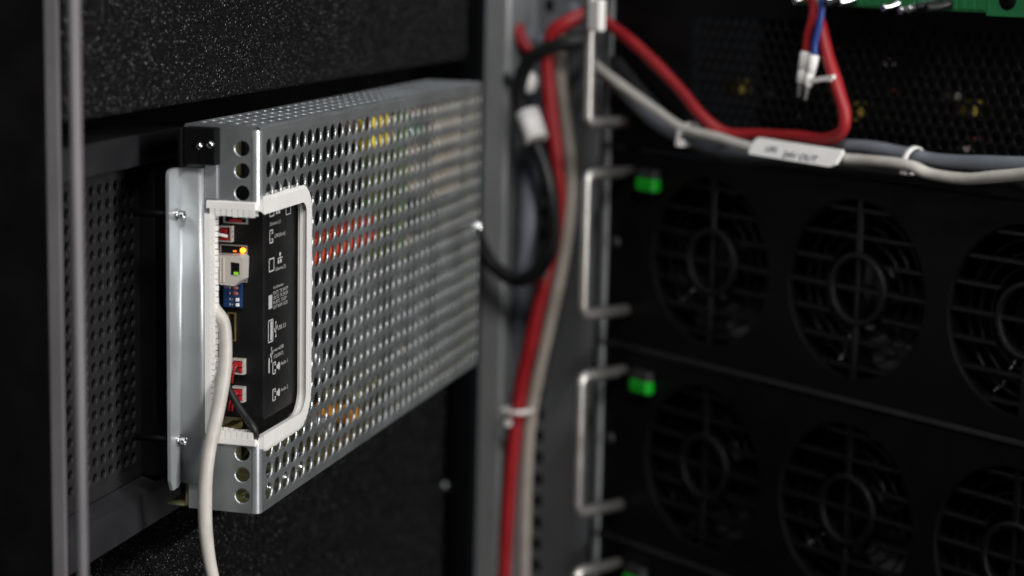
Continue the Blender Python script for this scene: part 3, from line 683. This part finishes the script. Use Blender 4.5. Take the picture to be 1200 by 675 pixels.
# cable ties of the bundle
def tie(c, ax, r, label, w=3.0, knob=True, fr=RACK):
    b = MB(); b.lathe(c, ax, [(r, -w / 2), (r + 1.1, -w / 2), (r + 1.1, w / 2), (r, w / 2), (r, -w / 2)], 28)
    if knob:
        u = Vector(ax).normalized().cross(Vector((0, 1, 0))).normalized(); p = Vector(c) + Vector((0, -r * .7, 0)) - u * 0 + Vector((0, -1.0, -r * .75))
        b.box(p.x - 2.2, p.x + 2.2, p.y - 2.4, p.y + 2.4, p.z - 2.2, p.z + 2.2, .6)
    solo('cable_tie', b, M['white'], label, 'cable tie', fr, c, 'white cable ties')
tie((-125.8, -22.0, 149.7), (1, 0, -.5), 7.2, 'white cable tie where the red cable meets the bundle')
tie((51.9, -20.0, 149.9), (1, 0, -.2), 6.9, 'white cable tie on the bundle right of the tag')
c = Vector((-4.3, -31.0, 190.9)); b = MB(); b.prism([(c.x - 9, c.z - 2.6), (c.x + 7, c.z + 0.6), (c.x + 7, c.z + 3.0), (c.x - 8, c.z + 0.6), (c.x - 9.5, c.z - 0.6)], 1, -34, -31.6)
b.box(c.x - 3.6, c.x + 4.8, -33, -25, c.z - 1.2, c.z + 1.6, .8)
solo('cable_tie', b, M['white'], 'white cable tie on the rising loop of the red cable', 'cable tie', RACK, tuple(c), 'white cable ties')
tie((-285.4, -24.0, -55.4), (-.1, 0, 1), 10.5, 'white cable tie round the red and beige upright cables')
# tag on the bundle
tg = thing('cable_tag', 'white tag with dark blue lettering on the horizontal bundle', 'cable tag', RACK, (-21.1, -34.0, 147.6))
p0 = Vector((-56.2, -34.0, 149.0)); p1 = Vector((11.6, -34.0, 147.7))
b = MB(); dx = (p1 - p0)
b.prism([(p0.x, p0.z + 3.4), (p0.x + 2, p0.z + 4.9), (p1.x - 1, p1.z + 4.7), (p1.x + 1, p1.z + 3.4), (p1.x, p1.z - 3.0), (p1.x - 3, p1.z - 4.6), (p0.x + 1.5, p0.z - 4.4), (p0.x, p0.z - 2.8)], 1, -36.5, -34)
for v in b.v: v.y += (v.z - (p0.z + p1.z) / 2 - (v.x - (p0.x + p1.x) / 2) * (p1.z - p0.z) / (p1.x - p0.x)) * 0.7
part('plate', b, M['white'], tg)
b = MB(); ang = math.atan2(p1.z - p0.z, p1.x - p0.x)
text_into(b, 'UPS', p0.x + 12, p0.z - 1.9, -36.6, 4.2, 1.3, ang, .1); text_into(b, '24V OUT', p0.x + 27, p0.z - 3.8, -36.6, 4.6, 1.45, ang, .12)
for v in b.v: v.y += (v.z - (p0.z + p1.z) / 2 - (v.x - (p0.x + p1.x) / 2) * (p1.z - p0.z) / (p1.x - p0.x)) * 0.7 - 0.1
part('lettering', b, M['ink'], tg)
# upright cables on the rack post
cable('red_power_cable', [(-244.4, -8.0, 218.9), (-249.8, -18.0, 213.1), (-256.4, -24.0, 205.1), (-261.1, -24.0, 188.0), (-259.9, -22.0, 165.4), (-255.9, -20.0, 137.1), (-253.7, -18.0, 111.5), (-258.4, -14.0, 84.8), (-263.9, -16.0, 55.1), (-266.4, -20.0, 31.6), (-273.0, -22.0, 1.2), (-283.1, -22.0, -30.5), (-288.6, -22.0, -61.8), (-293.1, -22.0, -99.5), (-296.7, -22.0, -137.4), (-298.9, -22.0, -188.1)], 4.9, 'red', 'long red cable running down the grey rack upright')
cable('beige_cable', [(-259.6, -4.0, 216.1), (-264.2, -10.0, 198.9), (-261.8, -12.0, 176.4), (-256.5, -10.0, 142.4), (-253.1, -8.0, 108.2), (-255.2, -8.0, 73.2), (-260.5, -10.0, 37.5), (-268.6, -12.0, 0.9), (-276.1, -14.0, -30.1), (-282.5, -14.0, -61.6), (-285.9, -14.0, -99.0), (-285.5, -14.0, -136.0), (-285.7, -14.0, -186.0)], 4.4, 'beige', 'beige cable beside the long red upright cable')
cable('grey_cable', [(-288.0, -4.0, 203.5), (-294.2, -4.0, 174.2), (-294.2, -6.0, 139.3), (-288.6, -14.0, 104.9), (-285.1, -18.0, 70.2), (-293.5, -14.0, 33.2), (-307.0, -6.0, -5.9), (-313.2, -4.0, -37.9), (-319.9, -2.0, -89.3), (-324.7, 0.0, -199.1)], 7.0, 'bluegrey', 'blue grey cable behind the black loop on the rack upright')
cable('pink_cable', [(-321.5, -6.0, 217.3), (-311.3, -10.0, 206.0), (-302.5, -10.0, 196.0), (-296.1, -6.0, 191.6), (-292.3, 0.0, 189.4)], 4.6, 'red', 'short piece of faded red cable at the top beside the pale rack edge')
cable('grey_cable', [(-325.1, 0.0, 213.6), (-310.3, -4.0, 203.7), (-296.3, -6.0, 197.4), (-285.6, -6.0, 204.8), (-274.7, -4.0, 213.2), (-258.7, -2.0, 221.8)], 4.2, 'bluegrey', 'blue grey cable crossing at the top of the rack upright')
cable('black_cable', [(-232.7, -10.0, 202.7), (-241.0, -22.0, 200.2), (-255.8, -30.0, 195.1), (-268.5, -34.0, 186.6), (-275.9, -35.0, 173.2), (-275.5, -34.0, 153.2), (-261.1, -34.0, 134.4), (-247.8, -34.0, 115.7), (-239.9, -34.0, 93.9), (-240.6, -34.0, 68.1), (-250.0, -36.0, 49.2), (-269.2, -38.0, 39.8), (-288.3, -40.0, 43.2), (-307.5, -38.0, 52.3), (-339.3, -20.0, 63.8)], 4.9, 'blk', 'thick black cable looping over the rack upright')
lb = thing('cable_marker', 'white sleeve marker on the black looping cable', 'cable tag', RACK, (-260.8, -36.0, 144.7))
b = MB(); b.tube([(-267.8, -35.0, 153.2), (-257.2, -35.0, 135.4)], 8.0, 18, 1); part('sleeve', b, M['white'], lb)
lb2 = thing('cable_marker', 'white marker tag at the top of the upper handle', 'cable tag', RACK, (-191.7, -40.0, 219.8))
b = MB(); p = Vector((-189.4, -42.0, 219.9)); b.box(p.x - 7, p.x + 5, -46, -40, p.z - 10, p.z + 10, 1.5); part('plate', b, M['white'], lb2)
b = MB(); p = Vector((-251.6, -34.0, 47.7)); b.lathe(p, (0, -1, 0), [(0, -3), (5, -2.5), (5.5, 0), (4.6, 2.4), (0, 3)], 18)
solo('cable_clip', b, M['greyp'], 'small grey clip at the bottom of the black loop', 'cable clip', RACK, tuple(p))
